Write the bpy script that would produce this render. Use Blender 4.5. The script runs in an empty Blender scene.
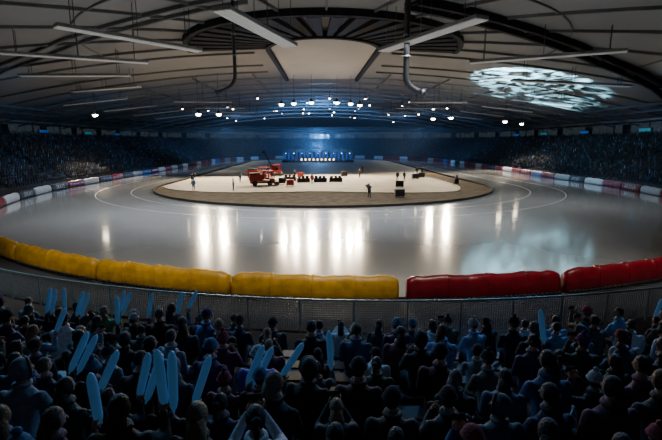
import bpy, math, random
import numpy as np
from mathutils import Vector, Matrix
random.seed(7)
np.random.seed(7)
SC = bpy.context.scene
COL = SC.collection

# ------------------------------------------------------------------ materials
def mat(name, col, rough=0.6, metal=0.0, em=None, es=0.0, var=0.0, scale=4.0, bump=0.0, spec=0.5, objcol=False, vcol=None, rnd=None, coat=0):
    m = bpy.data.materials.new(name); m.use_nodes = True
    nt = m.node_tree; b = nt.nodes['Principled BSDF']
    b.inputs['Base Color'].default_value = (*col, 1)
    b.inputs['Roughness'].default_value = rough
    b.inputs['Metallic'].default_value = metal
    b.inputs['Specular IOR Level'].default_value = spec
    if coat:
        b.inputs['Coat Weight'].default_value = coat; b.inputs['Coat Roughness'].default_value = 0.085
    if em is not None:
        b.inputs['Emission Color'].default_value = (*em, 1)
        b.inputs['Emission Strength'].default_value = es
    src = None
    if objcol:
        oi = nt.nodes.new('ShaderNodeObjectInfo'); src = oi.outputs['Color']
    if vcol:
        a = nt.nodes.new('ShaderNodeAttribute'); a.attribute_name = vcol; src = a.outputs['Color']
    if rnd:
        oi = nt.nodes.new('ShaderNodeObjectInfo'); r = nt.nodes.new('ShaderNodeValToRGB')
        r.color_ramp.interpolation = 'CONSTANT'
        e = r.color_ramp.elements
        while len(e) < len(rnd): e.new(0.5)
        for i, c in enumerate(rnd):
            e[i].position = i/len(rnd); e[i].color = (*c, 1)
        nt.links.new(oi.outputs['Random'], r.inputs['Fac']); src = r.outputs['Color']
    if var > 0 or bump > 0:
        tc = nt.nodes.new('ShaderNodeTexCoord')
        n = nt.nodes.new('ShaderNodeTexNoise'); n.inputs['Scale'].default_value = scale
        n.inputs['Detail'].default_value = 5
        nt.links.new(tc.outputs['Object'], n.inputs['Vector'])
        if var > 0:
            mp = nt.nodes.new('ShaderNodeMapRange')
            mp.inputs['To Min'].default_value = 1-var; mp.inputs['To Max'].default_value = 1+var
            mp.inputs['From Min'].default_value = 0.3; mp.inputs['From Max'].default_value = 0.7
            nt.links.new(n.outputs['Fac'], mp.inputs['Value'])
            mx = nt.nodes.new('ShaderNodeVectorMath'); mx.operation = 'SCALE'
            if src: nt.links.new(src, mx.inputs[0])
            else: mx.inputs[0].default_value = col
            nt.links.new(mp.outputs['Result'], mx.inputs['Scale'])
            src = mx.outputs[0]
        if bump > 0:
            bp = nt.nodes.new('ShaderNodeBump'); bp.inputs['Strength'].default_value = bump
            bp.inputs['Distance'].default_value = 0.05
            nt.links.new(n.outputs['Fac'], bp.inputs['Height'])
            nt.links.new(bp.outputs['Normal'], b.inputs['Normal'])
    if src: nt.links.new(src, b.inputs['Base Color'])
    return m

M = {}
M['ice'] = mat('ice', (0.37,0.38,0.385), 0.15, var=0.12, scale=0.1, spec=0.7, coat=1.0)
M['infield'] = mat('infield_floor', (0.235,0.215,0.18), 0.75, var=0.18, scale=0.3, spec=0.12)
M['rubber'] = mat('rubber_strip', (0.05,0.040,0.028), 0.95, var=0.45, scale=0.8, spec=0.03)
M['curb'] = mat('curb', (0.03,0.025,0.02), 0.9, var=0.2, spec=0.05)
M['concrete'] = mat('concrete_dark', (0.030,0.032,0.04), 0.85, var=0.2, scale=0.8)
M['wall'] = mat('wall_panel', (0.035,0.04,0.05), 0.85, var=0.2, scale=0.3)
M['ceil'] = mat('ceiling_panel', (0.20,0.20,0.205), 0.9, var=0.08, scale=0.05)
M['ceil2'] = mat('ceiling_light_panel', (0.38,0.38,0.38), 0.85, var=0.06, scale=0.1)
M['seam'] = mat('ceiling_seam', (0.12,0.12,0.12), 0.9, var=0.1)
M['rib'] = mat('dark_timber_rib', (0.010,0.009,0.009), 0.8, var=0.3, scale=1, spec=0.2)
M['steel'] = mat('grey_steel', (0.22,0.22,0.22), 0.5, 0.3, var=0.15)
M['steeld'] = mat('dark_steel', (0.05,0.05,0.055), 0.5, 0.4, var=0.15)
M['panel'] = mat('luminaire_panel', (0.62,0.62,0.62), 0.6, em=(0.9,0.9,0.85), es=0.05, var=0.1)
M['yellow'] = mat('yellow_vinyl', (0.52,0.27,0.008), 0.42, var=0.25, scale=2.2, bump=0.8)
M['red'] = mat('red_vinyl', (0.17,0.003,0.010), 0.3, var=0.25, scale=2.2, bump=0.8)
M['white'] = mat('white_vinyl', (0.42,0.44,0.46), 0.45, var=0.1, scale=2)
M['black'] = mat('black_vinyl', (0.015,0.015,0.02), 0.4, var=0.1)
M['bluev'] = mat('blue_vinyl', (0.03,0.12,0.4), 0.4, var=0.1)
M['orange'] = mat('orange_vinyl', (0.5,0.10,0.02), 0.4, var=0.1)
M['rail'] = mat('rail_metal', (0.20,0.34,0.44), 0.35, 0.4, var=0.1)
M['mesh'] = mat('mesh_wire', (0.16,0.24,0.31), 0.45, 0.3, var=0.1)
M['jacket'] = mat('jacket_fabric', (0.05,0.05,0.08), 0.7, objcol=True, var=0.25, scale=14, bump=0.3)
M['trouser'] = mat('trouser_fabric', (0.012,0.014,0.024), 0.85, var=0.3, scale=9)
M['skin'] = mat('skin', (0.50,0.29,0.2), 0.55, var=0.08, scale=20)
M['eyew'] = mat('eye_white', (0.7,0.7,0.7), 0.3, var=0.02)
M['dark'] = mat('pupil_dark', (0.01,0.01,0.01), 0.3, var=0.02)
M['lip'] = mat('lips', (0.35,0.1,0.09), 0.5, var=0.05)
M['hair'] = mat('hair', (0.04,0.025,0.015), 0.55, bump=0.6, scale=60, var=0.2, rnd=[(0.02,0.014,0.01),(0.05,0.028,0.015),(0.32,0.20,0.09),(0.03,0.018,0.01),(0.18,0.16,0.15),(0.02,0.012,0.01),(0.16,0.08,0.03)])
M['hat'] = mat('knit_hat', (0.1,0.1,0.1), 0.9, bump=0.5, scale=50, var=0.2, rnd=[(0.02,0.02,0.03),(0.45,0.48,0.52),(0.12,0.03,0.18),(0.02,0.03,0.05),(0.06,0.03,0.03),(0.02,0.02,0.02),(0.05,0.16,0.28),(0.3,0.05,0.06)])
M['shoe'] = mat('boot_leather', (0.02,0.015,0.012), 0.5, var=0.1)
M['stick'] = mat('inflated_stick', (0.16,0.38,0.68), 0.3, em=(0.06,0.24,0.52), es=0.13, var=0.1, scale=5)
M['crowd'] = mat('crowd_clothes', (0.1,0.1,0.1), 0.8, vcol='Col', var=0.1)
M['lamp'] = mat('lamp_lens', (1,0.9,0.75), 0.3, em=(1,0.84,0.6), es=36, var=0.01)
M['lampc'] = mat('lamp_lens_cool', (0.8,0.9,1), 0.3, em=(0.95,0.9,0.85), es=4, var=0.01)
M['lampb'] = mat('lamp_lens_blue', (0.1,0.3,1), 0.3, em=(0.05,0.25,1), es=6, var=0.01)
M['screenb'] = mat('screen_blue', (0.02,0.1,0.4), 0.4, em=(0.02,0.16,0.6), es=0.3, var=0.4, scale=0.6)
M['screenc'] = mat('screen_cyan', (0.02,0.3,0.35), 0.4, em=(0.05,0.5,0.6), es=0.2, var=0.4, scale=0.8)
M['glass'] = mat('gallery_glass', (0.02,0.03,0.04), 0.15, em=(0.35,0.45,0.5), es=0.05, var=0.5, scale=0.5)
M['drape'] = mat('stage_drape', (0.015,0.03,0.08), 0.8, var=0.3, scale=0.4)
M['flame'] = mat('warm_lantern', (1,0.6,0.2), 0.4, em=(1,0.62,0.25), es=8, var=0.05)
M['vehred'] = mat('vehicle_red_paint', (0.30,0.015,0.012), 0.35, var=0.05)
M['tyre'] = mat('tyre', (0.012,0.012,0.012), 0.8, var=0.1)
M['case'] = mat('flight_case_black', (0.02,0.02,0.022), 0.6, var=0.2, spec=0.2)
M['trackline'] = mat('lane_paint', (0.33,0.33,0.34), 0.3, var=0.1)

# ------------------------------------------------------------------ mesh builder
class MB:
    def __init__(s): s.v=[]; s.f=[]; s.m=[]; s.mats=[]
    def mi(s, k):
        if k not in s.mats: s.mats.append(k)
        return s.mats.index(k)
    def add(s, vs, fs, k):
        o=len(s.v); s.v += [tuple(p) for p in vs]; i=s.mi(k)
        for f in fs: s.f.append(tuple(a+o for a in f)); s.m.append(i)
    def box(s, c, d, k, rz=0, R=None):
        mtx = R if R is not None else Matrix.Rotation(rz,3,'Z')
        c=Vector(c)
        vs=[c+mtx@Vector((x*d[0]/2,y*d[1]/2,z*d[2]/2)) for x in(-1,1) for y in(-1,1) for z in(-1,1)]
        s.add(vs,[(0,1,3,2),(4,6,7,5),(0,4,5,1),(2,3,7,6),(0,2,6,4),(1,5,7,3)],k)
    def beam(s, a, b, w, h, k):
        a=Vector(a); b=Vector(b); t=(b-a); L=t.length
        if L<1e-6: return
        t/=L; up=Vector((0,0,1)) if abs(t.z)<0.95 else Vector((0,1,0))
        sd=t.cross(up).normalized(); u=sd.cross(t)
        vs=[]
        for p in(a,b):
            for x,z in((-1,-1),(1,-1),(1,1),(-1,1)): vs.append(p+sd*x*w/2+u*z*h/2)
        s.add(vs,[(0,3,2,1),(4,5,6,7),(0,1,5,4),(1,2,6,5),(2,3,7,6),(3,0,4,7)],k)
    def ell(s, c, r, k, seg=14, ring=9, R=None, filt=None, fn=None):
        c=Vector(c); vs=[]; loc=[]
        for i in range(ring+1):
            th=math.pi*i/ring
            for j in range(seg):
                ph=2*math.pi*j/seg
                p=Vector((math.sin(th)*math.cos(ph),math.sin(th)*math.sin(ph),math.cos(th)))
                loc.append(p)
                q=Vector((p.x*r[0],p.y*r[1],p.z*r[2]))
                if fn: q=fn(q,p)
                if R: q=R@q
                vs.append(c+q)
        fs=[]
        for i in range(ring):
            for j in range(seg):
                a,b,d,e=i*seg+j,i*seg+(j+1)%seg,(i+1)*seg+(j+1)%seg,(i+1)*seg+j
                if filt:
                    m=(loc[a]+loc[b]+loc[d]+loc[e])/4
                    if not filt(m): continue
                if i==0: fs.append((a,e,d))
                elif i==ring-1: fs.append((a,e,b))
                else: fs.append((a,e,d,b))
        s.add(vs,fs,k)
    def tube(s, pts, rad, k, seg=8, cap=True):
        pts=[Vector(p) for p in pts]; n=len(pts)
        if not isinstance(rad,(list,tuple)): rad=[rad]*n
        vs=[]; prev=None
        for i,p in enumerate(pts):
            t=(pts[min(i+1,n-1)]-pts[max(i-1,0)]).normalized()
            if prev is None:
                up=Vector((0,0,1)) if abs(t.z)<0.9 else Vector((0,1,0))
                a=t.cross(up).normalized()
            else: a=(prev-t*prev.dot(t)).normalized()
            prev=a; b=t.cross(a)
            for j in range(seg):
                an=2*math.pi*j/seg
                vs.append(p+(a*math.cos(an)+b*math.sin(an))*rad[i])
        fs=[(i*seg+j,i*seg+(j+1)%seg,(i+1)*seg+(j+1)%seg,(i+1)*seg+j) for i in range(n-1) for j in range(seg)]
        if cap:
            fs.append(tuple(reversed(range(seg)))); fs.append(tuple((n-1)*seg+j for j in range(seg)))
        s.add(vs,fs,k)
    def loft(s, rings, k, cap=True):
        n=len(rings[0]); vs=[p for r in rings for p in r]
        fs=[(i*n+j,i*n+(j+1)%n,(i+1)*n+(j+1)%n,(i+1)*n+j) for i in range(len(rings)-1) for j in range(n)]
        if cap:
            fs.append(tuple(reversed(range(n)))); fs.append(tuple((len(rings)-1)*n+j for j in range(n)))
        s.add(vs,fs,k)
    def merge(s, o, T=None):
        off=len(s.v)
        s.v += [tuple(T@Vector(p)) for p in o.v] if T else list(o.v)
        for f,mi in zip(o.f,o.m):
            s.f.append(tuple(a+off for a in f)); s.m.append(s.mi(o.mats[mi]))
    def mesh(s, name, smooth=False):
        me=bpy.data.meshes.new(name); me.from_pydata(s.v,[],s.f)
        for k in s.mats: me.materials.append(M[k])
        me.polygons.foreach_set('material_index', s.m)
        if smooth: me.polygons.foreach_set('use_smooth',[True]*len(s.f))
        me.update(); return me
    def obj(s, name, smooth=False, bevel=0, parent=None):
        o=bpy.data.objects.new(name, s.mesh(name,smooth)); COL.objects.link(o)
        if bevel:
            b=o.modifiers.new('bevel','BEVEL'); b.width=bevel; b.segments=2; b.limit_method='ANGLE'
        if parent: o.parent=parent
        return o
    def remesh(s, vox, k, smooth_it=4):
        o=s.obj('tmp'); r=o.modifiers.new('r','REMESH'); r.mode='VOXEL'; r.voxel_size=vox
        sm=o.modifiers.new('s','SMOOTH'); sm.iterations=smooth_it; sm.factor=0.5
        dg=bpy.context.evaluated_depsgraph_get(); ev=o.evaluated_get(dg); me=ev.to_mesh()
        out=MB(); out.add([tuple(v.co) for v in me.vertices],[tuple(p.vertices) for p in me.polygons],k)
        ev.to_mesh_clear(); bpy.data.objects.remove(o,do_unlink=True)
        return out

# ------------------------------------------------------------------ layout curves
RX, RA, RB, YN, YF = 4.0, 43.0, 53.0, 72.3, 165.0
def rink(o, n1=60, n2=24, inset=None):
    """closed path around rink at outward offset o -> list of (x,y,nx,ny)"""
    P=[]
    for i in range(n1+1):
        ph=-math.pi/2+math.pi*i/n1
        nx,ny=math.sin(ph)/RA,-math.cos(ph)/RB; L=math.hypot(nx,ny); nx/=L; ny/=L
        P.append((RX+RA*math.sin(ph)+nx*o, YN-RB*math.cos(ph)+ny*o, nx, ny))
    for i in range(1,n2): P.append((RX+RA+o, YN+(YF-YN)*i/n2, 1,0))
    for i in range(n1+1):
        ph=math.pi/2-math.pi*i/n1
        nx,ny=math.sin(ph)/RA,math.cos(ph)/RB; L=math.hypot(nx,ny); nx/=L; ny/=L
        P.append((RX+RA*math.sin(ph)+nx*o, YF+RB*math.cos(ph)+ny*o, nx, ny))
    for i in range(1,n2): P.append((RX-RA-o, YF-(YF-YN)*i/n2, -1,0))
    return P
HX, HS, HN, HF = 1.0, 78.0, 72.0, 165.0
def hall(sv, n1=40, n2=16):
    P=[]
    for i in range(n1+1):
        ph=-math.pi/2+math.pi*i/n1; P.append((HX+sv*math.sin(ph), HN-sv*math.cos(ph)))
    for i in range(1,n2): P.append((HX+sv, HN+(HF-HN)*i/n2))
    for i in range(n1+1):
        ph=math.pi/2-math.pi*i/n1; P.append((HX+sv*math.sin(ph), HF+sv*math.cos(ph)))
    for i in range(1,n2): P.append((HX-sv, HF-(HF-HN)*i/n2))
    return P
def cz(sv): return 12+10*(1-(min(abs(sv),HS)/HS)**2)
def hs(x,y):
    if y<HN: return math.hypot(x-HX,y-HN)
    if y>HF: return math.hypot(x-HX,y-HF)
    return abs(x-HX)
def czp(x,y): return cz(hs(x,y))

# ------------------------------------------------------------------ shell
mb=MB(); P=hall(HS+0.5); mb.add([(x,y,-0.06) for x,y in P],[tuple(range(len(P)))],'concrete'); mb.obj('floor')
mb=MB(); ss=[0.01,6,12,18,24,30,36,42,48,54,60,66,72,78.5]
rings=[[(x,y,cz(s)+0.25) for x,y in hall(s)] for s in ss]
mb.loft(rings,'ceil',cap=False); mb.obj('ceiling',smooth=True)
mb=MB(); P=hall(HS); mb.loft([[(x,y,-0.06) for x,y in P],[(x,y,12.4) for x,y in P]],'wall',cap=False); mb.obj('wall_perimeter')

mb=MB(); U=[]
R0=8.6
for i in range(25):
    a=math.pi*i/24; U.append((HX-R0*math.cos(a), HN-R0*math.sin(a)))
U=[(HX-R0+0.6,106.0)]+U+[(HX+R0-0.6,106.0)]
n=len(U)
top=[Vector((x,y,czp(x,y)-0.25)) for x,y in U]
cvec=[Vector((HX,max(y,HN+0.0),cz(0)-0.45)) for x,y in U]
mb.add(top+cvec,[(i,i+1,n+i+1,n+i) for i in range(n-1)],'ceil2')
for i in range(n-1): mb.beam(top[i]-Vector((0,0,.2)),top[i+1]-Vector((0,0,.2)),0.7,0.9,'rib')
mb.obj('ceiling_lantern_panel')

mb=MB()
def rib(mb,pts,w,h,k):
    for a,b in zip(pts[:-1],pts[1:]): mb.beam(a,b,w,h,k)
for i in range(13):
    a=math.pi*i/12
    pts=[Vector((HX-r*math.cos(a),HN-r*math.sin(a),cz(r)+0.1)) for r in (20.5,24,32,40,48,56,64,71,77.5)]
    rib(mb,pts,0.22,0.35,'seam')
for r in (34,48,62):
    pts=[Vector((HX-r*math.cos(math.pi*i/60),HN-r*math.sin(math.pi*i/60),cz(r)+0.15)) for i in range(61)]
    rib(mb,pts,0.16,0.2,'seam')
mb.obj('roof_panel_seam')
mb=MB()
pts=[Vector((HX-20.5*math.cos(math.pi*i/40),HN-20.5*math.sin(math.pi*i/40),cz(20.5)-0.2)) for i in range(41)]
rib(mb,pts,0.7,0.8,'rib')
for sg in (-1,1):
    k='rib' if sg>0 else 'seam'
    keep=None
    for off in (0,2.4):
        pl=[(8,47.5),(13,50.3),(18,53.6),(25,58),(33,63),(41,68.5),(49,72.6),(57,77.5),(66,84.5),(72,92),(76,99)]
        pts=[Vector((HX+sg*(x+off*.35),y-off,cz(math.hypot(x+off*.35,min(y-off-HN,0)))-(0.25 if sg>0 else 0))) for x,y in pl]
        pts=[p for p in pts if hs(p.x,p.y)<77.3]
        rib(mb,pts,0.5 if sg>0 else .3,0.8 if sg>0 else .4,k)
        if off==0: keep=pts
        elif sg>0:
            for a,b in zip(keep,pts): mb.beam(a,b,.2,.3,'rib')
mb.obj('roof_sweeping_rib')
mb=MB()
NSP=22
for i in range(NSP):
    a=math.pi*(i+0.5)/NSP
    pts=[Vector((HX-r*math.cos(a),HN-r*math.sin(a),cz(r)-0.05)) for r in (9,14,20)]
    w0,w1=0.75,1.7
    d=Vector((math.sin(a),-math.cos(a),0))
    q=[pts[0]-d*w0/2,pts[0]+d*w0/2,pts[2]+d*w1/2,pts[2]-d*w1/2]
    mb.add(q+[p-Vector((0,0,.6)) for p in q],[(0,1,2,3),(7,6,5,4),(0,4,5,1),(1,5,6,2),(2,6,7,3),(3,7,4,0)],'rib')
mb.obj('roof_sunburst_louvres')

mb=MB()
ys=[106+9.5*i for i in range(11)]
for y in ys:
    N=36; top=[];bot=[]
    for i in range(N+1):
        x=HX-77+154*i/N
        lim = HS if y<=HF else math.sqrt(max(HS**2-(y-HF)**2,1))
        x=HX+(x-HX)*lim/HS*0.99
        z=czp(x,y); top.append(Vector((x,y,z-0.1))); bot.append(Vector((x,y,z-1.4)))
    k='steel'
    rib(mb,top,0.25,0.25,k); rib(mb,bot,0.3,0.3,k)
    for i in range(N):
        mb.beam(bot[i],top[i+1],0.1,0.1,k) if i%2 else mb.beam(top[i],bot[i+1],0.1,0.1,k)
mb.obj('roof_truss_arch')
mb=MB()
for s in (15,28,41,54,67):
    for sg in (-1,1):
        mb.beam((HX+sg*s,100,cz(s)+0.0),(HX+sg*s,215,cz(s)+0.0),0.2,0.3,'seam')
for y in (78,90,98):
    pts=[Vector((HX-77+154*i/40,y,cz(abs(-77+154*i/40))+0.1)) for i in range(41)]
    a=[p for p in pts if p.x<HX-R0-1]; b=[p for p in pts if p.x>HX+R0+1]
    rib(mb,a,0.2,0.3,'seam'); rib(mb,b,0.2,0.3,'seam')
for s in (66,70):
    P=hall(s,60,20); P=P+[P[0]]
    rib(mb,[Vector((x,y,cz(s)-.2)) for x,y in P],.35,.5,'steeld')
mb.obj('roof_purlin_grid')

mb=MB(); P=hall(73,60,20)
pts=[(x,y,12.2) for x,y in P]+[(P[0][0],P[0][1],12.2)]
mb.tube(pts,0.35,'steel',8); mb.obj('perimeter_duct',smooth=True)
mb=MB(); P=hall(76.5,90,30); P=P+[P[0]]
for i in range(0,len(P)-1):
    a,b=P[i],P[i+1]; mb.beam((a[0],a[1],11.7),(b[0],b[1],11.7),0.3,0.3,'steel')
    mb.beam((a[0],a[1],9.0),(b[0],b[1],9.0),0.4,0.7,'concrete')
    mb.beam((a[0],a[1],9.4),(a[0],a[1],11.6),0.12,0.12,'steel')
    if i%5 not in(2,): mb.beam((a[0],a[1],10.5),(b[0],b[1],10.5),0.06,2.1,'glass')
    if i%4==0: mb.beam((a[0],a[1],0),(a[0],a[1],12.1),0.4,0.4,'steeld')
mb.obj('gallery_glazing')

def duct(x,sg,r):
    mb=MB(); pts=[(x,46,czp(x,46)+0.1)]
    for z in (19,17,15.2,14.2,13.6): pts.append((x,46,z))
    for i in range(1,7):
        a=i/6*1.25; pts.append((x+sg*(1-math.cos(a))*2.3,46,13.6-math.sin(a)*1.6))
    mb.tube(pts,r,'steeld',10)
    for z in (15.5,17.5): mb.tube([(x,46,z-.08),(x,46,z+.08)],r*1.35,'steel',10)
    mb.tube([pts[-1],(pts[-1][0]+sg*.35,46,pts[-1][2]-.15)],[r,r*1.8],'steeld',10)
    return mb.obj('hanging_air_duct',smooth=True)
duct(-8.2,-1,.17); duct(8.9,1,.3)

# ------------------------------------------------------------------ luminaire bars
def area(name,loc,sx,sy,p,col,rot,parent=None,spread=None):
    l=bpy.data.lights.new(name,'AREA'); l.shape='RECTANGLE'; l.size=sx; l.size_y=sy; l.energy=p; l.color=col
    if spread: l.spread=math.radians(spread)
    o=bpy.data.objects.new(name,l); o.location=loc; o.rotation_euler=rot; COL.objects.link(o)
    if parent: o.parent=parent
    return o
def bar(a,b,w,p,sp=110):
    za=min(17,czp(*a)-1.0); zb=min(17,czp(*b)-1.0)
    A=Vector((*a,za));B=Vector((*b,zb)); mb=MB()
    t=(B-A).normalized(); sd=t.cross(Vector((0,0,1))).normalized()
    mb.beam(A,B,w,0.28,'steel')
    n=5
    for i in range(n):
        o=(i-(n-1)/2)*w/n
        mb.beam(A+sd*o-Vector((0,0,.17)),B+sd*o-Vector((0,0,.17)),w/n*0.7,0.1,'panel')
    for f in (0.1,0.5,0.9):
        for o in (-.4,.4):
            q=A.lerp(B,f)+sd*o*w; mb.beam(q,(q.x,q.y,czp(q.x,q.y)+0.1),0.06,0.06,'steeld')
    ob=mb.obj('suspended_luminaire')
    c=(A+B)/2; 
    if p>0:
        area('luminaire_light',(c.x,c.y,min(za,zb)-0.4),(B-A).length,w,p,(0.90,0.95,1.0),(0,0,math.atan2(t.y,t.x)),ob,sp)
LP=2200
bar((-7.2,35.6),(-2.8,48.2),1.6,LP,90)
bar((13.3,37.4),(7.2,50.4),1.4,LP,90)
bar((-22.5,40.9),(-12.8,51.0),1.1,LP,100)
bar((-35.4,52.8),(-21.2,58.5),1.0,LP*.6)
bar((-44.4,69.9),(-28,69.4),1.0,LP*.35,95)
bar((-48,91),(-31.6,82.3),1.0,LP*.25,95)
bar((33.8,49.6),(19.1,57.3),1.0,LP*.7)
bar((31.3,72.9),(53,76),1.0,LP*.3,95)
bar((43,93),(60,98),1.0,0)
for y in (112,131,150,169):
    for sg in (-1,1):
        bar((HX+sg*22,y),(HX+sg*36,y),1.0,LP*.3,85)
        bar((HX+sg*44,y-8),(HX+sg*58,y-8),1.0,0)

# ------------------------------------------------------------------ floodlights
def flood(x,y,z,r,k,p=0,col=(1,.82,.58),deg=132):
    mb=MB()
    mb.tube([(x,y,z+.9),(x,y,z+.55),(x,y,z+.15),(x,y,z+.05)],[.1,r*.6,r*1.05,r*1.08],'steeld',12)
    mb.ell((x,y,z),(r,r,r*.75),k,12,8)
    mb.beam((x,y,z+.8),(x,y,czp(x,y)-.9),.06,.06,'steeld')
    o=mb.obj('floodlight',smooth=True)
    if p:
        l=bpy.data.lights.new('flood_light','SPOT'); l.energy=p; l.color=col; l.shadow_soft_size=r*.8; l.spot_size=math.radians(deg); l.spot_blend=.5
        lo=bpy.data.objects.new('flood_light',l); lo.location=(x,y,z-r-.3); lo.parent=o; COL.objects.link(lo)
        # aim towards the near half of the rink, away from the stands
        d=Vector((4-x,40-y,0)); d.normalize(); d=Vector((d.x*.9,d.y*.9,-1.3))
        lo.rotation_euler=d.to_track_quat('-Z','Y').to_euler()
FP=30000
for x,y,z,s in [(-7.6,96,15,.45),(-5,96,15.2,.7),(-1.3,96,15.4,1.3),(4.1,96,15.4,1.1),(7,96,15.2,.6),(9,97,15,.45),
              (-23.5,90,12.6,1.1),(-19.5,90,12.6,.9),(-45,93,12.6,1.2),(30,101,12.6,1.1),(27,105,12.6,.5),(47,112,12.3,1.1),(54,118,12,.8)]:
    flood(x,y,z,.5,'lamp',FP*s,deg=110 if abs(x)<35 else 84)
for i,y in enumerate((120,135,150,165,180,195)):
    for j,x in enumerate((-34,-24,-14,-5,5,14,24,34)):
        if random.random()<.7:
            flood(x+random.uniform(-2,2),y,cz(x)-random.uniform(3.0,5),.2+.1*random.random(),random.choice(['lampc','lamp','lamp','lampc','lamp']))

# ------------------------------------------------------------------ ice, infield
mb=MB(); P=rink(0); mb.add([(p[0],p[1],0.0) for p in P],[tuple(range(len(P)))],'ice')
mb.obj('ice_rink')
def infield(a,b,x0,yn,yf,z,n=48,bf=None):
    bf=bf or b
    Q=[(x0+a*math.sin(-math.pi/2+math.pi*i/n), yn-b*math.cos(-math.pi/2+math.pi*i/n)) for i in range(n+1)]
    Q+=[(x0+a*math.sin(math.pi/2-math.pi*i/n), yf+bf*math.cos(math.pi/2-math.pi*i/n)) for i in range(n+1)]
    return Q
IX,IA=1.0,26.6
mb=MB(); Q=infield(IA,26.2,IX,74,172,0); mb.add([(x,y,.03) for x,y in Q],[tuple(range(len(Q)))],'infield'); mb.obj('infield_floor')
mb=MB(); O=[];I=[]
for i in range(61):
    f=i/60; ph=-math.pi*.47+math.pi*.97*f
    O.append((IX+(IA-.2)*math.sin(ph),74-26*math.cos(ph)))
    w=1.0+14.5*max(0,math.sin(math.pi*min(1,max(0,(f-.02)/.9))))**1.3
    if f>.7: w=max(w,4.5)
    nx,ny=math.sin(ph)/27.8,-math.cos(ph)/26; L=math.hypot(nx,ny)
    I.append((O[-1][0]-nx/L*w,O[-1][1]-ny/L*w))
for y in (80,90,100,112): O.append((IX+IA-.2,y)); I.append((IX+IA-4.7 if y<105 else IX+IA-1.4,y))
vs=[(x,y,.045) for x,y in O]+[(x,y,.045) for x,y in I]; n=len(O)
mb.add(vs,[(i,i+1,n+i+1,n+i) for i in range(n-1)],'rubber')
for i in range(n-1):
    mb.beam((*I[i],.09),(*I[i+1],.09),.25,.12,'infield')
mb.obj('infield_rubber_strip')
mb=MB()
for i in range(len(Q)):
    a,b=Q[i],Q[(i+1)%len(Q)]; mb.beam((*a,.15),(*b,.15),.35,.3,'curb')
mb.obj('infield_curb')
mb=MB()
for a,b in ((31,29.2),(35.5,33.5)):
    L=infield(a,b,2.2,74,170,0,64); L2=infield(a-.12,b-.12,2.2,74,170,0,64); n=len(L)
    mb.add([(x,y,.012) for x,y in L]+[(x,y,.012) for x,y in L2],[(i,(i+1)%n,n+(i+1)%n,n+i) for i in range(n)],'trackline')
mb.obj('lane_line_marking')

# ------------------------------------------------------------------ crash pads
fine=rink(0.36,400,120)
pts=[Vector((p[0],p[1],0)) for p in fine]; nrm=[Vector((p[2],p[3],0)) for p in fine]
st=min(range(400),key=lambda i:abs(pts[i].x-3.75))
def walk(start,dirn):
    L=[]; i=start; d=0; n=len(pts)
    for _ in range(n):
        L.append((d,pts[i],nrm[i])); j=(i+dirn)%n; d+=(pts[j]-pts[i]).length; i=j
    return L
def sample(L,d):
    lo,hi=0,len(L)-1
    while hi-lo>1:
        m=(lo+hi)//2
        if L[m][0]<=d: lo=m
        else: hi=m
    f=(d-L[lo][0])/max(1e-6,L[hi][0]-L[lo][0])
    return L[lo][1].lerp(L[hi][1],f),L[lo][2].lerp(L[hi][2],f).normalized()
sec=[(-.26,.02),(-.30,.2),(-.31,.5),(-.28,.85),(-.18,1.02),(-.06,1.08),(.05,1.07),(.17,1.0),(.27,.82),(.32,.5),(.33,.2),(.28,.02)]
def pad(L,d0,d1,k,hh=1.0,seams=True):
    mb=MB(); n=max(6,int((d1-d0)/.22)); R=[]
    ph=random.random()*6
    for i in range(n+1):
        d=d0+(d1-d0)*i/n; p,nn=sample(L,d)
        e=min(i,n-i); sh=[.84,.95,1][min(e,2)]
        wob=1+.06*math.sin(d*2.1+ph)+.05*math.sin(d*5.3+ph)+.04*math.sin(d*11+ph)
        R.append([p+nn*(sx*sh*wob)+Vector((0,0,.01+sz*hh*(sh if sz>.5 else 1)*(1+(.025*math.sin(d*3.3+ph)+.015*math.sin(d*9+ph) if sz>.4 else 0)))) for sx,sz in sec])
    mb.loft(R,k)
    if seams:
        for f in (.25,.5,.75):
            p,nn=sample(L,d0+(d1-d0)*f); p2,_=sample(L,d0+(d1-d0)*f+.06)
            q=[p+nn*(sx*1.09)+Vector((0,0,.02+sz*hh*1.035)) for sx,sz in sec]; q2=[p2+nn*(sx*1.09)+Vector((0,0,.02+sz*hh*1.035)) for sx,sz in sec]
            mb.loft([q,q2],k)
        for i in range(n):
            a,na=sample(L,d0+(d1-d0)*i/n+.02); b,nb=sample(L,d0+(d1-d0)*(i+1)/n-.02)
            mb.beam(a+na*.355+Vector((0,0,.12)),b+nb*.355+Vector((0,0,.12)),.03,.14,'black')
    o=mb.obj('crash_pad',smooth=True)
    return o
Lr=walk(st,1); Ll=walk(st,-1)
for i in range(5): pad(Ll,.08+7.75*i,7.75*(i+1)-.08,'yellow',1.05)
for i in range(4): pad(Lr,.3+7.75*i,7.75*(i+1)-.1,'red',1.05)
colsL=['red','white','red','white','black','white','black','red','white','black','red','black','white','bluev']
colsR=['red','red','white','red','black','red','white','red','red','white','black','white','red','bluev']
d=5*7.75; i=0
while d<230: pad(Ll,d+.05,d+4.9,colsL[i%14],.95,False); d+=5; i+=1
d=4*7.75; i=0
while d<230: pad(Lr,d+.05,d+4.9,colsR[i%14],.95,False); d+=5; i+=1
def btxt(L,d,s,size,k):
    p,nn=sample(L,d); c=bpy.data.curves.new('pad_lettering','FONT'); c.body=s; c.size=size; c.extrude=.01; c.align_x='CENTER'
    c.materials.append(M[k]); o=bpy.data.objects.new('pad_lettering',c); COL.objects.link(o)
    o.location=p-nn*.36+Vector((0,0,.25)); f=-nn
    o.rotation_euler=(math.radians(90),0,math.atan2(f.y,f.x)+math.pi/2)
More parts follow.
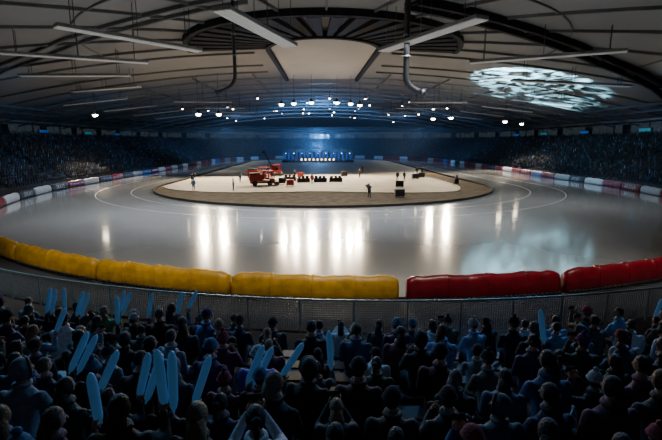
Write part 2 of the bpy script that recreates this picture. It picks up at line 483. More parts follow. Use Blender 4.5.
for d,s,k in ((43.5,'ICE','white'),(53.5,'SKATE','white'),(68.5,'ARENA','white'),(83.5,'SPORT','white')): btxt(Lr,d,s,.9,k)
for d,s,k in ((61.2,'SPORT','white'),(71.2,'SKATE','white'),(46.2,'ARENA','bluev')): btxt(Ll,d,s,.9,k)

# ------------------------------------------------------------------ mesh fence
mb=MB(); F=rink(3.9,400,60)[110:291]
FP3=[Vector((p[0],p[1],0)) for p in F]
def resample(pp,step):
    out=[pp[0]]; acc=0
    for a,b in zip(pp[:-1],pp[1:]):
        l=(b-a).length; t=step-acc
        while t<l: out.append(a.lerp(b,t/l)); t+=step
        acc=(l-(t-step))
    return out
FR=resample(FP3,.09)
for p in FR: mb.beam(p+Vector((0,0,.05)),p+Vector((0,0,1.25)),.013,.013,'mesh')
FC=resample(FP3,1.0)
for a,b in zip(FC[:-1],FC[1:]):
    for z in [.1+.088*i for i in range(13)]: mb.beam(a+Vector((0,0,z)),b+Vector((0,0,z)),.013,.013,'mesh')
    mb.beam(a+Vector((0,0,1.27)),b+Vector((0,0,1.27)),.07,.07,'rail')
for i,p in enumerate(FC):
    if i%2==0: mb.beam(p-Vector((0,0,.05)),p+Vector((0,0,1.27)),.05,.05,'rail')
mb.obj('mesh_fence')

# ------------------------------------------------------------------ near stand
NR=9; O0=9.5; PIT=.9; RISE=.22; Z0=1.55
def nearpath(o): return [(p[0],p[1],p[2],p[3]) for p in rink(o,200,10)[60:141]]
mb=MB(); bench=MB()
for k in range(NR):
    fa=nearpath(O0+PIT*k-.66); fb=nearpath(O0+PIT*(k+1)-.66); z=Z0+RISE*k; zp=(z-RISE) if k else -.05
    n=len(fa)
    mb.add([(p[0],p[1],zp) for p in fa]+[(p[0],p[1],z) for p in fa]+[(p[0],p[1],z) for p in fb],
      [(i,i+1,n+i+1,n+i) for i in range(n-1)]+[(n+i,n+i+1,2*n+i+1,2*n+i) for i in range(n-1)],'concrete')
    s1=nearpath(O0+PIT*k); 
    for a,b in zip(s1[:-1],s1[1:]):
        bench.beam((a[0],a[1],z+.38),(b[0],b[1],z+.38),.34,.05,'steeld')
    for a in s1[::3]: bench.beam((a[0],a[1],z),(a[0],a[1],z+.36),.06,.2,'steeld')
mb.obj('grandstand_tier'); bench.obj('grandstand_bench')

# ------------------------------------------------------------------ side and far stands
SO=5.0; SP=.9; SR=.37; NS=21
full=lambda o: rink(o,120,60)
def sidepath(o):
    P=full(o)
    return P[86:]+P[:35]
mb=MB()
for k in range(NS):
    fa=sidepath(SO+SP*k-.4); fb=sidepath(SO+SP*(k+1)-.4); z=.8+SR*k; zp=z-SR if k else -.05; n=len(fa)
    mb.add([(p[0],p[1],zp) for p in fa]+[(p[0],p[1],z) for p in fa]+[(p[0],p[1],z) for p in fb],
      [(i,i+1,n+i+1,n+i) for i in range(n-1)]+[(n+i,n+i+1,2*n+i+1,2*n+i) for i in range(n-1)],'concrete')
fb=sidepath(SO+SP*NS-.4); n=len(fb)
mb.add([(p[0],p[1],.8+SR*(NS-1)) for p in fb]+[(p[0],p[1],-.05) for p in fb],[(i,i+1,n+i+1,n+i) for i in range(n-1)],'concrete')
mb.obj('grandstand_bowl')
bv=[];bf=[]
def addp(vs,fs):
    o=len(bv); bv.extend(vs); bf.extend([tuple(a+o for a in f) for f in fs])
def ring6(z,rx,ry,y): return [(rx*math.cos(a),y+ry*math.sin(a),z) for a in [i*math.pi/3 for i in range(6)]]
T=ring6(.4,.2,.17,0)+ring6(.75,.2,.15,0)+ring6(1.0,.24,.12,0)+ring6(1.09,.07,.07,.01)
addp(T,[(i*6+j,i*6+(j+1)%6,(i+1)*6+(j+1)%6,(i+1)*6+j) for i in range(3) for j in range(6)]); nt=len(bv)
addp([(x,y,z) for x in(-.19,.19) for y,z in((0,.4),(0,.56),(.5,.54),(.5,.0),(.36,.0),(.36,.4))],
  [(1,7,8,2),(2,8,9,3),(0,1,2,5),(6,11,8,7),(5,2,3,4),(11,10,9,8)]); nl=len(bv)
Hd=[(0,.02,1.36)]+[( .1*math.cos(a),.02+.11*math.sin(a),1.29) for a in [i*math.pi/3 for i in range(6)]]+[( .1*math.cos(a),.02+.11*math.sin(a),1.17) for a in [i*math.pi/3 for i in range(6)]]+[(0,.02,1.08)]
addp(Hd,[(0,1+i,1+(i+1)%6) for i in range(6)]+[(1+i,7+i,7+(i+1)%6,1+(i+1)%6) for i in range(6)]+[(7+i,13,7+(i+1)%6) for i in range(6)]); nh=len(bv)
BV=np.array(bv); 
stick_v=[(.3+dx,.2+dy,z) for z in(1.1,1.65) for dx,dy in((-.035,0),(0,-.035),(.035,0),(0,.035))]
stick_f=[(0,1,5,4),(1,2,6,5),(2,3,7,6),(3,0,4,7),(4,5,6,7)]
AF=[];AV=[];AC=[];SV=[];SF=[]
pal=[(.010,.012,.018),(.012,.016,.026),(.010,.016,.036),(.016,.016,.02),(.03,.01,.01),(.07,.08,.10),(.015,.04,.08),(.012,.012,.012),(.03,.02,.015),(.025,.07,.11)]
off=0;so=0
for k in range(NS):
    P=sidepath(SO+SP*k); z=.8+SR*k
    pp=[Vector((p[0],p[1],0)) for p in P]; acc=0
    for i in range(len(P)-1):
        a,b=pp[i],pp[i+1]; l=(b-a).length
        if l>30: continue
        t=.66-acc
        while t<l:
            q=a.lerp(b,t/l); t+=.66
            if random.random()<.18: continue
            if (q.y+500)%17<1.2: continue
            nx,ny=P[i][2],P[i][3]
            ang=math.atan2(-ny,-nx)-math.pi/2+random.uniform(-.3,.3)
            c,s=math.cos(ang),math.sin(ang); sc=random.uniform(.92,1.06)
            V=BV*sc; X=V[:,0]*c-V[:,1]*s+q.x+nx*.1; Y=V[:,0]*s+V[:,1]*c+q.y+ny*.1; Z=V[:,2]+z
            AV.append(np.stack([X,Y,Z],1)); AF.append(off)
            cc=random.choice(pal); hc=random.choice([(.02,.015,.01),(.03,.02,.015),(.05,.05,.06),(.02,.02,.03),(.04,.03,.025)])
            arr=np.zeros((nh,4)); arr[:,3]=1; arr[:nt,:3]=cc; arr[nt:nl,:3]=(.012,.013,.02); arr[nl:,:3]=hc
            AC.append(arr); off+=nh
            if random.random()<.03:
                SV += [(v[0]*c-v[1]*s+q.x,v[0]*s+v[1]*c+q.y,v[2]+z) for v in stick_v]
                SF += [tuple(a2+so for a2 in f) for f in stick_f]; so+=8
        acc=l-(t-.66)
allv=np.concatenate(AV); faces=[tuple(a+o for a in f) for o in AF for f in bf]
me=bpy.data.meshes.new('seated_crowd'); me.from_pydata(allv.tolist(),[],faces); me.materials.append(M['crowd'])
ca=me.color_attributes.new('Col','FLOAT_COLOR','POINT'); ca.data.foreach_set('color',np.concatenate(AC).astype(np.float32).ravel())
o=bpy.data.objects.new('seated_crowd',me); COL.objects.link(o)
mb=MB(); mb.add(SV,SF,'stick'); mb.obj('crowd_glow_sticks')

mb=MB()
def wallscreen(x,y,z,w,h,k,nx):
    mb.box((x,y,z),(.3,w,h),k); mb.box((x+nx*.2,y,z),(.3,w+.3,h+.3),'steeld')
for y,k in ((95,'screenc'),(118,'screenb'),(140,'screenc'),(160,'screenb')):
    wallscreen(-70.5,y,9.9,3.5,.7,k,-1); wallscreen(73.5,y+4,9.9,3.5,.7,k,1)
mb.obj('gallery_screen')

# ------------------------------------------------------------------ people
def hand(mb,w,d,side,curl=1.0):
    d=Vector(d).normalized(); nrm_=Vector(side); nrm_=(nrm_-d*nrm_.dot(d)).normalized(); lat=d.cross(nrm_)
    w=Vector(w)
    R=Matrix((lat,nrm_,d)).transposed()
    mb.ell(w+d*.05,(.042,.018,.055),'skin',10,7,R=R)
    for i,(o,L) in enumerate(((-.03,.070),(-.01,.080),(.01,.075),(.03,.058))):
        p=w+d*.088+lat*o; pts_=[p]; a=0
        for s in (.42,.33,.25):
            a+=curl*1.0; p=p+(d*math.cos(a)+nrm_*math.sin(a))*L*s*1.15; pts_.append(p)
        mb.tube(pts_,[.0105,.0095,.0088,.0065],'skin',7)
    p=w+d*.03+lat*-.036; mb.tube([p,p+(-lat*.03+d*.025),p+(-lat*.03+d*.05+nrm_*.03)],[.013,.011,.008],'skin',7)
def torso(base, lean=0, puff=1.0):
    mb=MB(); R=[]
    for z,hw,hd,yy in ((-.06,.17,.14,0),(0,.205,.165,0),(.14,.195,.155,0),(.3,.205,.15,.005),(.42,.225,.14,0),(.5,.215,.12,-.005),(.555,.14,.095,-.005),(.60,.075,.075,.005),(.64,.07,.07,.01)):
        c=Vector((0,yy+lean*z,base+z))
        R.append([c+Vector((hw*puff*math.cos(a),hd*puff*math.sin(a),0)) for a in [2*math.pi*i/16 for i in range(16)]])
    mb.loft(R,'jacket'); return mb
def arm(mb,sh,el,wr):
    sh,el,wr=map(Vector,(sh,el,wr))
    mb.ell(sh,(.078,.075,.078),'jacket',10,8)
    mb.tube([sh,sh.lerp(el,.5),el],[.074,.068,.058],'jacket',10); mb.ell(el,(.058,.058,.058),'jacket',10,8)
    mb.tube([el,el.lerp(wr,.5),wr],[.058,.052,.042],'jacket',10)
def head_mb(style, yaw, tilt=0):
    h=MB()
    def fn(q,p):
        if p.z<0: q.x*=1-.22*(-p.z); q.y*=1-.10*(-p.z) if p.y<0 else 1
        if p.y<0 and p.z<-.2: q.y*=.8
        return q
    h.ell((0,0,0),(.076,.096,.118),'skin',18,14,fn=fn)
    h.tube([(0,.088,.02),(0,.106,-.012),(0,.108,-.026)],[.008,.012,.014],'skin',7)
    for s in (-1,1):
        h.ell((s*.03,.083,.012),(.015,.01,.009),'eyew',8,6); h.ell((s*.03,.091,.012),(.006,.004,.006),'dark',6,5)
        h.ell((s*.077,-.005,-.008),(.01,.02,.03),'skin',8,6)
        h.tube([(s*.016,.092,.033),(s*.044,.083,.034)],.004,'hair',5)
    h.ell((0,.088,-.055),(.024,.008,.007),'lip',8,5)
    if style=='short':
        h.ell((0,-.006,.012),(.086,.102,.122),'hair',16,12,filt=lambda m:(m.z>.45 or (m.y<.15 and m.z>-.55)))
    elif style=='long':
        h.ell((0,-.008,.012),(.092,.106,.125),'hair',16,12,filt=lambda m:(m.z>.45 or (m.y<.2)))
        h.tube([(0,-.045,.02),(0,-.07,-.10),(0,-.085,-.22),(0,-.09,-.30)],[.075,.085,.08,.03],'hair',12)
    elif style in('beanie','pom'):
        h.ell((0,-.006,.0),(.082,.1,.118),'hair',14,10,filt=lambda m:(m.y<.1 and m.z>-.55))
        h.ell((0,-.006,.035),(.096,.112,.118),'hat',16,12,filt=lambda m:m.z>-.05)
        h.tube([(.094*math.cos(a),-.006+.110*math.sin(a),.03) for a in [2*math.pi*i/16 for i in range(17)]],.019,'hat',7,cap=False)
        if style=='pom': h.ell((0,-.01,.172),(.038,.038,.036),'hat',10,8)
    elif style=='hood':
        h.ell((0,-.02,.008),(.115,.128,.145),'jacket',16,12,filt=lambda m:m.y<.45)
        h.tube([(.1*math.cos(a),.045,.008+.125*math.sin(a)) for a in [2*math.pi*i/16 for i in range(17)]],.02,'hair',7,cap=False)
    elif style=='bun':
        h.ell((0,-.008,.012),(.088,.104,.123),'hair',16,12,filt=lambda m:(m.z>.45 or (m.y<.2 and m.z>-.6)))
        h.ell((0,-.12,.05),(.045,.04,.045),'hair',10,8)
        h.tube([(0,-.11,.04),(0,-.15,-.05),(0,-.13,-.16)],[.03,.03,.01],'hair',8)
    R=Matrix.Rotation(yaw,4,'Z')@Matrix.Rotation(tilt,4,'X'); o=MB(); o.merge(h,R); return o
def legs(seated=True, spread=0):
    l=MB()
    if seated:
        l.ell((0,0,.5),(.18,.16,.12),'trouser',14,10)
        for s in(-1,1):
            l.tube([(s*.09,0,.5),(s*.11,.22,.51),(s*.12,.42,.5)],[.10,.088,.07],'trouser',10)
            l.ell((s*.12,.42,.49),(.07,.07,.07),'trouser',10,8)
            l.tube([(s*.12,.42,.49),(s*.12,.44,.28),(s*.12,.43,.07)],[.07,.062,.05],'trouser',10)
    else:
        l.ell((0,0,.92),(.17,.13,.13),'trouser',14,10)
        for s in(-1,1):
            l.tube([(s*.09,0,.9),(s*(.1+spread*.3),.02,.5),(s*(.11+spread),0,.08)],[.1,.07,.05],'trouser',10)
    l=l.remesh(.026,'trouser',3)
    for s in(-1,1):
        fx=(s*.12,.47) if seated else (s*(.11+spread),.045)
        l.ell((fx[0],fx[1],.05),(.05,.135,.05),'shoe',10,8)
    return l
LS=legs(True); LSt=legs(False,.03)
def figure(pose, style, yaw, seated=True):
    base=.48 if seated else .9
    lean={'lap':.05,'lean':.30,'raise':.0,'clap':.08,'stand':.02,'camera':.1,'phone':.05}[pose]
    t=torso(base,lean,random.uniform(1.0,1.18))
    sh=base+.5; sy=lean*.5
    armp={
     'lap':(((.225,sy,sh),(.27,.04,sh-.28),(.12,.28,sh-.36)),((-.225,sy,sh),(-.27,.04,sh-.28),(-.10,.26,sh-.36))),
     'lean':(((.225,sy,sh-.02),(.24,.30,sh-.27),(.06,.46,sh-.34)),((-.225,sy,sh-.02),(-.24,.30,sh-.27),(-.06,.46,sh-.34))),
     'raise':(((.225,sy,sh+.01),(.33,.14,sh-.10),(.30,.20,sh+.15)),((-.225,sy,sh),(-.27,.05,sh-.27),(-.10,.27,sh-.3))),
     'clap':(((.225,sy,sh),(.27,.16,sh-.2),(.07,.36,sh-.03)),((-.225,sy,sh),(-.27,.16,sh-.2),(-.05,.36,sh-.03))),
     'phone':(((.225,sy,sh),(.22,.25,sh-.08),(.06,.42,sh+.13)),((-.225,sy,sh),(-.22,.25,sh-.08),(-.06,.42,sh+.13))),
     'stand':(((.225,sy,sh),(.28,-.01,sh-.29),(.27,.06,sh-.55)),((-.225,sy,sh),(-.28,-.01,sh-.29),(-.27,.06,sh-.55))),
     'camera':(((.225,sy,sh),(.25,.2,sh-.2),(.12,.42,sh-.02)),((-.225,sy,sh),(-.25,.2,sh-.2),(-.1,.42,sh-.05))),
    }[pose]
    for a in armp: arm(t,*a)
    j=t.remesh(.025,'jacket',4)
    for n_,a in enumerate(armp):
        e,w=Vector(a[1]),Vector(a[2]); d=(w-e).normalized()
        side=Vector((0,1,0)) if pose in('raise','phone') else Vector((0,0,-1)) if pose!='clap' else Vector((-1 if n_==0 else 1,0,0))
        if pose=='stand': side=Vector((-1 if n_==0 else 1,0,0))
        hand(j,w-d*.01,d,side,.9 if pose in('raise','camera','phone') else .35)
    if pose=='phone':
        j.box((0,.50,sh+.22),(.15,.01,.08),'case')
    hz=base+.79; hy=lean*.66+.02
    j.tube([(0,lean*.6,base+.58),(0,hy,hz-.06)],[.062,.055],'skin',10)
    j.tube([(.08*math.cos(a),lean*.6+.082*math.sin(a),base+.63) for a in [2*math.pi*i/14 for i in range(15)]],.03,'jacket',7,cap=False)
    H=head_mb(style,yaw); j.merge(H,Matrix.Translation((0,hy,hz)))
    j.merge(LS if seated else LSt)
    return j.mesh('figure_%s_%s'%(pose,style),True)
VAR={}
def fig(pose,style,seated=True):
    v=random.randint(0,1) if seated else 0
    k=(pose,style,seated,v)
    if k not in VAR: VAR[k]=figure(pose,style,random.uniform(-.9,.9) if pose!='camera' else 0,seated)
    return VAR[k]
styles=['short','long','beanie','pom','hood','bun','short','long','beanie','short','long']
def put(me,name,x,y,z,rz,col,sc=1.0):
    o=bpy.data.objects.new(name,me); o.location=(x,y,z); o.rotation_euler=(0,0,rz); o.scale=(sc,sc,sc); o.color=(*col,1); COL.objects.link(o); return o
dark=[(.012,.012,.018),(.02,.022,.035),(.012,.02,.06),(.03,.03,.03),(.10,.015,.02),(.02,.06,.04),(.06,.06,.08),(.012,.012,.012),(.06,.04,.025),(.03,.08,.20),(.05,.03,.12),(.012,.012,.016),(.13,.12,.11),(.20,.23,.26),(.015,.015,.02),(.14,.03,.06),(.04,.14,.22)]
raisers=[(4,-.46),(4,.12),(5,-1.4),(5,-.95),(6,-2.7),(6,-3.2),(7,-2.8),(6,-1.9),(0,-3.9),(0,-4.8),(1,-3.7),(1,-6.3),(0,-7.3),(1,-7.0),(3,3.4),(3,4.0),(0,8.1),(7,-2.2),(0,-5.8),(2,-4.4),(3,-5.6),(5,-4.0)]
bright={(2,-5.4):(.75,.86,.92),(3,-5.0):(.2,.35,.5),(0,.9):(.5,.6,.65),(3,1.4):(.6,.65,.7),(4,-.8):(.2,.15,.6),(1,2.25):(.5,.68,.85),(1,3.6):(.2,.45,.8),(0,5.8):(.2,.45,.8),(2,5.7):(.6,.68,.72),
  (7,-.8):(.4,.45,.5),(0,-5.3):(.1,.4,.2),(2,2.6):(.15,.3,.6),(0,4.6):(.4,.6,.8),(1,-3.0):(.05,.15,.4),(1,7.2):(.5,.56,.6),(3,5.4):(.1,.12,.25),(5,2.4):(.10,.12,.2),(1,.2):(.2,.3,.5),(1,5.0):(.12,.3,.6),(0,7.3):(.1,.35,.7),(4,3.4):(.2,.2,.22),(2,7.0):(.3,.5,.7),(4,-2.6):(.1,.2,.4),(6,1.9):(.1,.1,.12)}
seats=[]
for k in range(NR):
    o=O0+PIT*k+.02; P=rink(o,600,10)
    pp=[(Vector((p[0],p[1],0)),Vector((p[2],p[3],0))) for p in P[:601]]
    acc=0; last=None
    for (a,na) in pp:
        if abs(a.x)>11-.7*k: last=a; continue
        if last is None: last=a
        acc+=(a-last).length; last=a
        if acc>=.62:
            acc=0; seats.append((k,a.copy(),na.copy()))
def nearest(row,x):
    c=[i for i,s in enumerate(seats) if s[0]==row]
    return min(c,key=lambda i:abs(seats[i][1].x-x))
rz_={}
for r,x in raisers: rz_[nearest(r,x)]=1
bz={nearest(r,x):c for (r,x),c in bright.items()}
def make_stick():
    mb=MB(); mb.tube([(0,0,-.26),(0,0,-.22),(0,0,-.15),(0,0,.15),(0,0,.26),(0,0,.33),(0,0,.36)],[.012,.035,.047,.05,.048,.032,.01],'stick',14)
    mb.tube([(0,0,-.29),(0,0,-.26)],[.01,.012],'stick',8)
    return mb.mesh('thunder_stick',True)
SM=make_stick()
for i,(k,p,nn) in enumerate(seats):
    if i not in rz_ and i not in bz and random.random()<.10: continue
    z=Z0+RISE*k; ang=math.atan2(-nn.y,-nn.x)-math.pi/2+random.uniform(-.3,.3)
    sc=random.uniform(.88,1.12)
    pose='raise' if i in rz_ else random.choice(['lap','lap','lean','clap','lap','phone'] if random.random()<.5 else ['lap','lean'])
    st_=random.choice(styles)
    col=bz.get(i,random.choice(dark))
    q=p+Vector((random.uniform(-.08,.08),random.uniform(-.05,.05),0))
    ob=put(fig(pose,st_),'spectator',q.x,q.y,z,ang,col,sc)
    if pose=='raise':
        hp=Vector((.30,.235,.48+.5+.15+.09))*sc
        w=Matrix.Translation((q.x,q.y,z))@Matrix.Rotation(ang,4,'Z')@hp
        s=bpy.data.objects.new('thunder_stick',SM); COL.objects.link(s)
        tl=random.uniform(-.1,.6); s.rotation_euler=(random.uniform(-.25,.2),tl,0)
        dv=Matrix.Rotation(tl,3,'Y')@Vector((0,0,.17)); s.location=w+dv
        if random.random()<.3:
            s2=bpy.data.objects.new('thunder_stick',SM); COL.objects.link(s2); s2.rotation_euler=(-.12,tl+.06,0); s2.location=w+dv+Vector((.105,.02,-.04))

def px(pose,style,x,y,rz,col,sc=1.0,name='official',z=.04): return put(fig(pose,style,False),name,x,y,z,rz,col,sc)
px('stand','beanie',-18.6,66.5,.4,(.1,.25,.5),name='track_marshal')
px('stand','short',14.8,82,2.8,(.02,.02,.03)); px('stand','beanie',16.2,82.5,-2.6,(.02,.02,.02))
px('stand','short',-1,76,.3,(.25,.04,.03)); px('camera','short',6.6,56.3,0.2,(.02,.02,.03),name='camera_operator',sc=1.05)
px('stand','long',22,98,3,(.03,.03,.04)); px('stand','short',10.5,104,2,(.04,.04,.04)); px('stand','hood',-14,80,1,(.03,.05,.1))
px('stand','short',-12.6,66,1.5,(.05,.05,.06)); px('stand','beanie',23.5,99,0,(.02,.02,.02))
px('stand','short',8.5,90,2,(.02,.02,.03)); px('stand','beanie',-4.5,86,2,(.02,.02,.03))
px('camera','short',-22,78,0,(.02,.02,.03),name='camera_operator')

def tv_camera(x,y,rz):
    mb=MB()
    for a in (0.3,2.4,4.5): mb.tube([(0,0,1.15),(.5*math.cos(a),.5*math.sin(a),0)],.03,'steeld',6)
    mb.ell((0,0,1.2),(.09,.09,.07),'steeld',10,6)
    mb.box((0,0,1.42),(.28,.6,.34),'case'); mb.tube([(0,.3,1.42),(0,.45,1.42),(0,.7,1.42)],[.1,.13,.14],'case',12)
    mb.box((0,-.2,1.66),(.2,.2,.12),'case'); mb.tube([(.1,-.25,1.3),(.14,-.6,1.15)],.015,'steeld',6)
    o=mb.obj('broadcast_camera_tripod',bevel=.01); o.location=(x,y,.05); o.rotation_euler=(0,0,rz)
tv_camera(6.5,57.3,.2); tv_camera(-21.9,79.0,.1)

def resurfacer(x,y,rz,sc=1):
    mb=MB()
    mb.box((0,0,.62),(2.0,4.0,.5),'vehred'); mb.box((0,1.0,1.35),(1.9,2.1,1.0),'vehred')
    mb.box((0,1.2,1.95),(1.7,1.7,.25),'case'); mb.box((0,2.08,1.2),(1.6,.12,.5),'steeld')
    mb.box((-.6,2.1,.85),(.25,.08,.18),'white'); mb.box((.6,2.1,.85),(.25,.08,.18),'white')
    mb.box((0,-.75,1.15),(.6,.55,.15),'case'); mb.box((0,-1.05,1.5),(.6,.12,.7),'case')
    mb.tube([(0,-.1,1.2),(0,-.3,1.6)],.03,'steeld',8)
    mb.tube([(.2*math.cos(a),-.32+.06*math.sin(a),1.62+.19*math.sin(a)) for a in [2*math.pi*i/14 for i in range(15)]],.02,'case',6,cap=False)
    mb.box((0,-2.35,.38),(2.3,.7,.5),'steeld'); mb.beam((-.8,-1.9,1),(-.8,-2.4,.6),.1,.1,'steeld'); mb.beam((.8,-1.9,1),(.8,-2.4,.6),.1,.1,'steeld')
    mb.box((0,-1.55,1.0),(1.9,.7,.35),'vehred')
    for s in(-1,1):
        mb.box((s*1.01,.2,.72),(.03,3.4,.1),'white')
        for yy in(-1.2,1.25):
            mb.tube([(s*.78,yy,.42),(s*1.08,yy,.42)],.42,'tyre',18); mb.tube([(s*1.07,yy,.42),(s*1.11,yy,.42)],[.22,.18],'steeld',12)
    for s in(-1,1): mb.tube([(s*.75,-.2,1.3),(s*.75,-.2,2.35)],.04,'steeld',6)
    for s in(-1,1): mb.tube([(s*.75,-1.6,1.1),(s*.75,-1.6,2.35)],.04,'steeld',6)
    mb.box((0,-.9,2.38),(1.7,1.7,.08),'vehred')
    o=mb.obj('ice_resurfacer',bevel=.03); o.location=(x,y,.05); o.rotation_euler=(0,0,rz); o.scale=(sc,)*3
resurfacer(-9.3,74,1.75); resurfacer(-11.2,85,1.2); resurfacer(-9.2,97,.3)

mb=MB()
for a in(.5,2.6,4.7): mb.tube([(0,0,1.4),(1.1*math.cos(a),1.1*math.sin(a),0)],.08,'case',6)
mb.tube([(0,0,1.3),(0,0,2.0)],.13,'case',10)
A=Vector((1.0,-.4,1.2));B=Vector((-1.0,1.0,5.2))
for ox,oz in((-.15,-.15),(.15,-.15),(0,.17)): mb.tube([A+Vector((ox,0,oz)),B+Vector((ox*.5,0,oz*.5))],.05,'case',6)
for i in range(12):
    a=A.lerp(B,i/12);b=A.lerp(B,(i+1)/12); mb.beam(a+Vector((-.13,0,-.13)),b+Vector((.13,0,-.13)),.03,.03,'case'); mb.beam(a+Vector((.13,0,-.13)),b+Vector((0,0,.15)),.03,.03,'case')
mb.box(A+Vector((.2,0,0)),(.6,.5,.5),'case'); mb.box(B+Vector((-.2,0,-.4)),(.35,.55,.35),'case'); mb.tube([B+Vector((-.2,-.25,-.4)),B+Vector((-.2,-.5,-.4))],[.1,.12],'case',10)
mb.tube([B,B+Vector((-.2,0,-.3))],.05,'case',8)
o=mb.obj('camera_jib_crane'); o.location=(-11.6,104,.05)

def table(x,y,rz,w=2.4):
    mb=MB(); mb.box((0,0,.76),(w,.8,.06),'case'); mb.box((0,-.36,.4),(w-.1,.04,.7),'case')
    for sx in(-1,1):
        for sy in(-1,1): mb.box((sx*(w/2-.08),sy*.32,.38),(.06,.06,.75),'steeld')
    for i in range(3):
        xx=-w/2+.5+i*.7; mb.box((xx,.05,.98),(.5,.05,.34),'case'); mb.box((xx,.05,.81),(.2,.18,.04),'steeld')
    o=mb.obj('timing_desk'); o.location=(x,y,.05); o.rotation_euler=(0,0,rz)
for x,y in((-2.6,78.6),(.4,79),(3.2,79.5),(-5.2,82)): table(x,y,random.uniform(-.2,.2))
def fcase(x,y,rz,w=1.2,h=.9,k='case'):
    mb=MB(); mb.box((0,0,h/2+.12),(w,.8,h),k)
    for sx in(-1,1):
        mb.box((sx*w/2,0,h/2+.12),(.04,.84,h+.04),'steeld')
        for sy in(-1,1): mb.tube([(sx*(w/2-.15)-.03,sy*.28,.06),(sx*(w/2-.15)+.03,sy*.28,.06)],.06,'tyre',8)
    mb.box((0,0,h*.7+.12),(w+.02,.82,.03),'steeld')
    o=mb.obj('flight_case',bevel=.01); o.location=(x,y,.05); o.rotation_euler=(0,0,rz)
for x,y,k in((-4.6,73,'vehred'),(-6.2,76.5,'case'),(10.6,57,'case'),(19,86,'case'),(-3.5,91,'vehred'),(5.5,93,'case'),(21,89,'case'),(13,70,'case')): fcase(x,y,random.uniform(-.3,.3),k=k)

mb=MB()
for i in range(9):
    x=-5.5+i*1.35; mb.tube([(x,150,.05),(x,150,.1),(x,150,1.2)],[.25,.05,.04],'steeld',8); mb.tube([(x,150,1.2),(x,150,1.35),(x,150,1.7),(x,150,1.9)],[.1,.24,.2,.03],'flame',8)
mb.obj('lantern_row')
mb=MB()
mb.box((0,166,.4),(26,8,.8),'case')
for x in(-13,0,13): mb.beam((x,169,.8),(x,169,4.4),.25,.25,'steeld')
mb.beam((-13,169,4.4),(13,169,4.4),.25,.25,'steeld'); mb.beam((-13,169,3.7),(13,169,3.7),.2,.2,'steeld')
for i in range(13): mb.beam((-13+i*2,169,3.7),(-12+i*2,169,4.4),.1,.1,'steeld')
for i in range(18):
    mb.tube([(-12.6+i*1.48,169.5,.8),(-12.6+i*1.48,169.5,3.6)],.5,'drape',8)
for i in range(9): 
    x=-12+i*3; mb.tube([(x,168.6,3.6),(x,168.3,3.2)],[.16,.22],'steeld',8); mb.ell((x,168.2,3.15),(.17,.17,.15),random.choice(['lampb','lampb','lampc']),8,6)
mb.obj('stage_platform')
for i in range(14):
    put(fig('stand',random.choice(styles),False),'band_member',-9+i*1.4,random.uniform(155,159),0.04,math.pi,random.choice([(.5,.5,.55),(.4,.1,.05),(.5,.4,.1),(.05,.05,.2)]),1.0)

# ------------------------------------------------------------------ lights
def spot(name,loc,tgt,p,col,deg,blend=.5,r=.5):
    l=bpy.data.lights.new(name,'SPOT'); l.energy=p; l.color=col; l.spot_size=math.radians(deg); l.spot_blend=blend; l.shadow_soft_size=r
    o=bpy.data.objects.new(name,l); o.location=loc; d=Vector(tgt)-Vector(loc); o.rotation_euler=d.to_track_quat('-Z','Y').to_euler(); COL.objects.link(o); return o
BL=(.15,.42,1)
spot('blue_stage_light',(-14,24,16.5),(-6,9.5,2.5),7500,(.2,.55,1),42)
spot('blue_stage_light',(14,24,16.5),(5,9.5,2.5),6500,(.18,.48,1),42)
spot('blue_stage_light',(0,3,15.5),(0,8.5,3),450,(.35,.55,1),90)
for y in(70,105,145):
    for sg in(-1,1):
        spot('blue_stage_light',(HX+sg*35,y,13.5),(HX+sg*60,y+6,4),3600,(.10,.5,1),95)
spot('blue_stage_light',(0,150,13),(0,205,5),90000,BL,100)
spot('blue_stage_light',(0,172,5),(0,150,20),50000,BL,130)
spot('blue_stage_light',(-30,150,13),(-40,175,0),14000,BL,110)
spot('blue_stage_light',(34,150,13),(44,175,0),14000,BL,110)
mb=MB()  # unseen housings added above the frame, to go with the pad fill
for x in(-16,-8,0,8,16):
    yb=14+abs(x)*.12
    mb.box((x,yb,15.2),(2.4,.5,.3),'steeld'); mb.box((x,yb+.05,15.03),(2.2,.4,.06),'panel')
    for s in(-1,1): mb.beam((x+s,yb,15.3),(x+s,yb,czp(x+s,yb)+.1),.06,.06,'steeld')
mb.obj('added_pad_fill_lamp')
for x in(-16,-8,0,8,16):
    yb=14+abs(x)*.12
    area('added_pad_fill',(x,yb+.1,14.9),2.2,.4,130,(1,.95,.85),(math.radians(22),0,0),None,50)  # fill light added to brighten the stand side of the crash pads
g=spot('pattern_projector',(24,76,1.9),(41.5,90.5,18.5),1300000,(.36,.82,1),46,.25,.05)
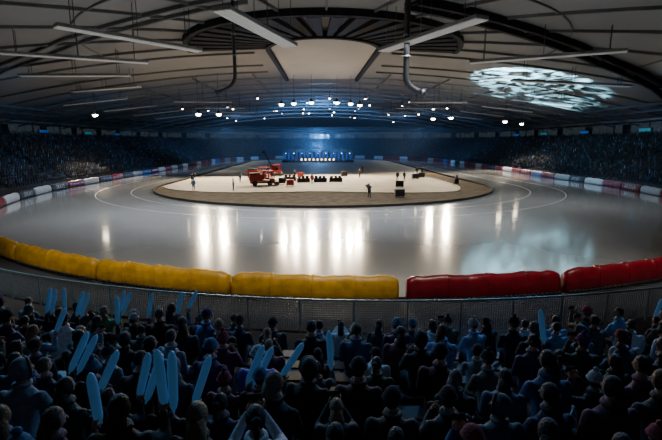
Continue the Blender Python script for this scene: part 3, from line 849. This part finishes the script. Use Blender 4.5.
g.data.use_nodes=True; nt=g.data.node_tree; em=nt.nodes['Emission']
tc=nt.nodes.new('ShaderNodeTexCoord'); mp=nt.nodes.new('ShaderNodeMapping'); mp.inputs['Scale'].default_value=(3,7,3)
wv=nt.nodes.new('ShaderNodeTexNoise'); wv.inputs['Scale'].default_value=1.1; wv.inputs['Distortion'].default_value=3; wv.inputs['Detail'].default_value=1.5
rp=nt.nodes.new('ShaderNodeValToRGB'); rp.color_ramp.elements[0].position=.47; rp.color_ramp.elements[1].position=.68
nt.links.new(tc.outputs['Normal'],mp.inputs['Vector']); nt.links.new(mp.outputs[0],wv.inputs['Vector']); nt.links.new(wv.outputs['Fac'],rp.inputs['Fac']); nt.links.new(rp.outputs['Color'],em.inputs['Strength'])
mb=MB(); mb.box((24,76,.5),(.7,.7,.9),'case'); mb.tube([(24,76,.95),(24,76,1.15),(24.2,76.15,1.45)],[.25,.2,.22],'steeld',10); mb.obj('light_projector')

# thin theatrical haze filling the far part of the hall
mb=MB(); mb.box((1,173,6.2),(124,92,11.8),'case'); hz=mb.obj('theatrical_haze')
vm=bpy.data.materials.new('haze_volume'); vm.use_nodes=True; nt=vm.node_tree; nt.nodes.clear()
out=nt.nodes.new('ShaderNodeOutputMaterial'); vs_=nt.nodes.new('ShaderNodeVolumeScatter'); vs_.inputs['Density'].default_value=.0022; vs_.inputs['Anisotropy'].default_value=.25; vs_.inputs['Color'].default_value=(.6,.82,1,1)
nt.links.new(vs_.outputs[0],out.inputs['Volume']); hz.data.materials.clear(); hz.data.materials.append(vm)

w=bpy.data.worlds.new('World'); SC.world=w; w.use_nodes=True
w.node_tree.nodes['Background'].inputs['Color'].default_value=(.010,.014,.022,1); w.node_tree.nodes['Background'].inputs['Strength'].default_value=1

cam=bpy.data.cameras.new('Camera'); co=bpy.data.objects.new('Camera',cam); COL.objects.link(co)
cam.lens=24; cam.sensor_width=36; cam.clip_end=600; cam.clip_start=.05
co.location=(0,0,7); co.rotation_euler=(math.radians(90-9.9),0,math.radians(-1.69))
SC.camera=co
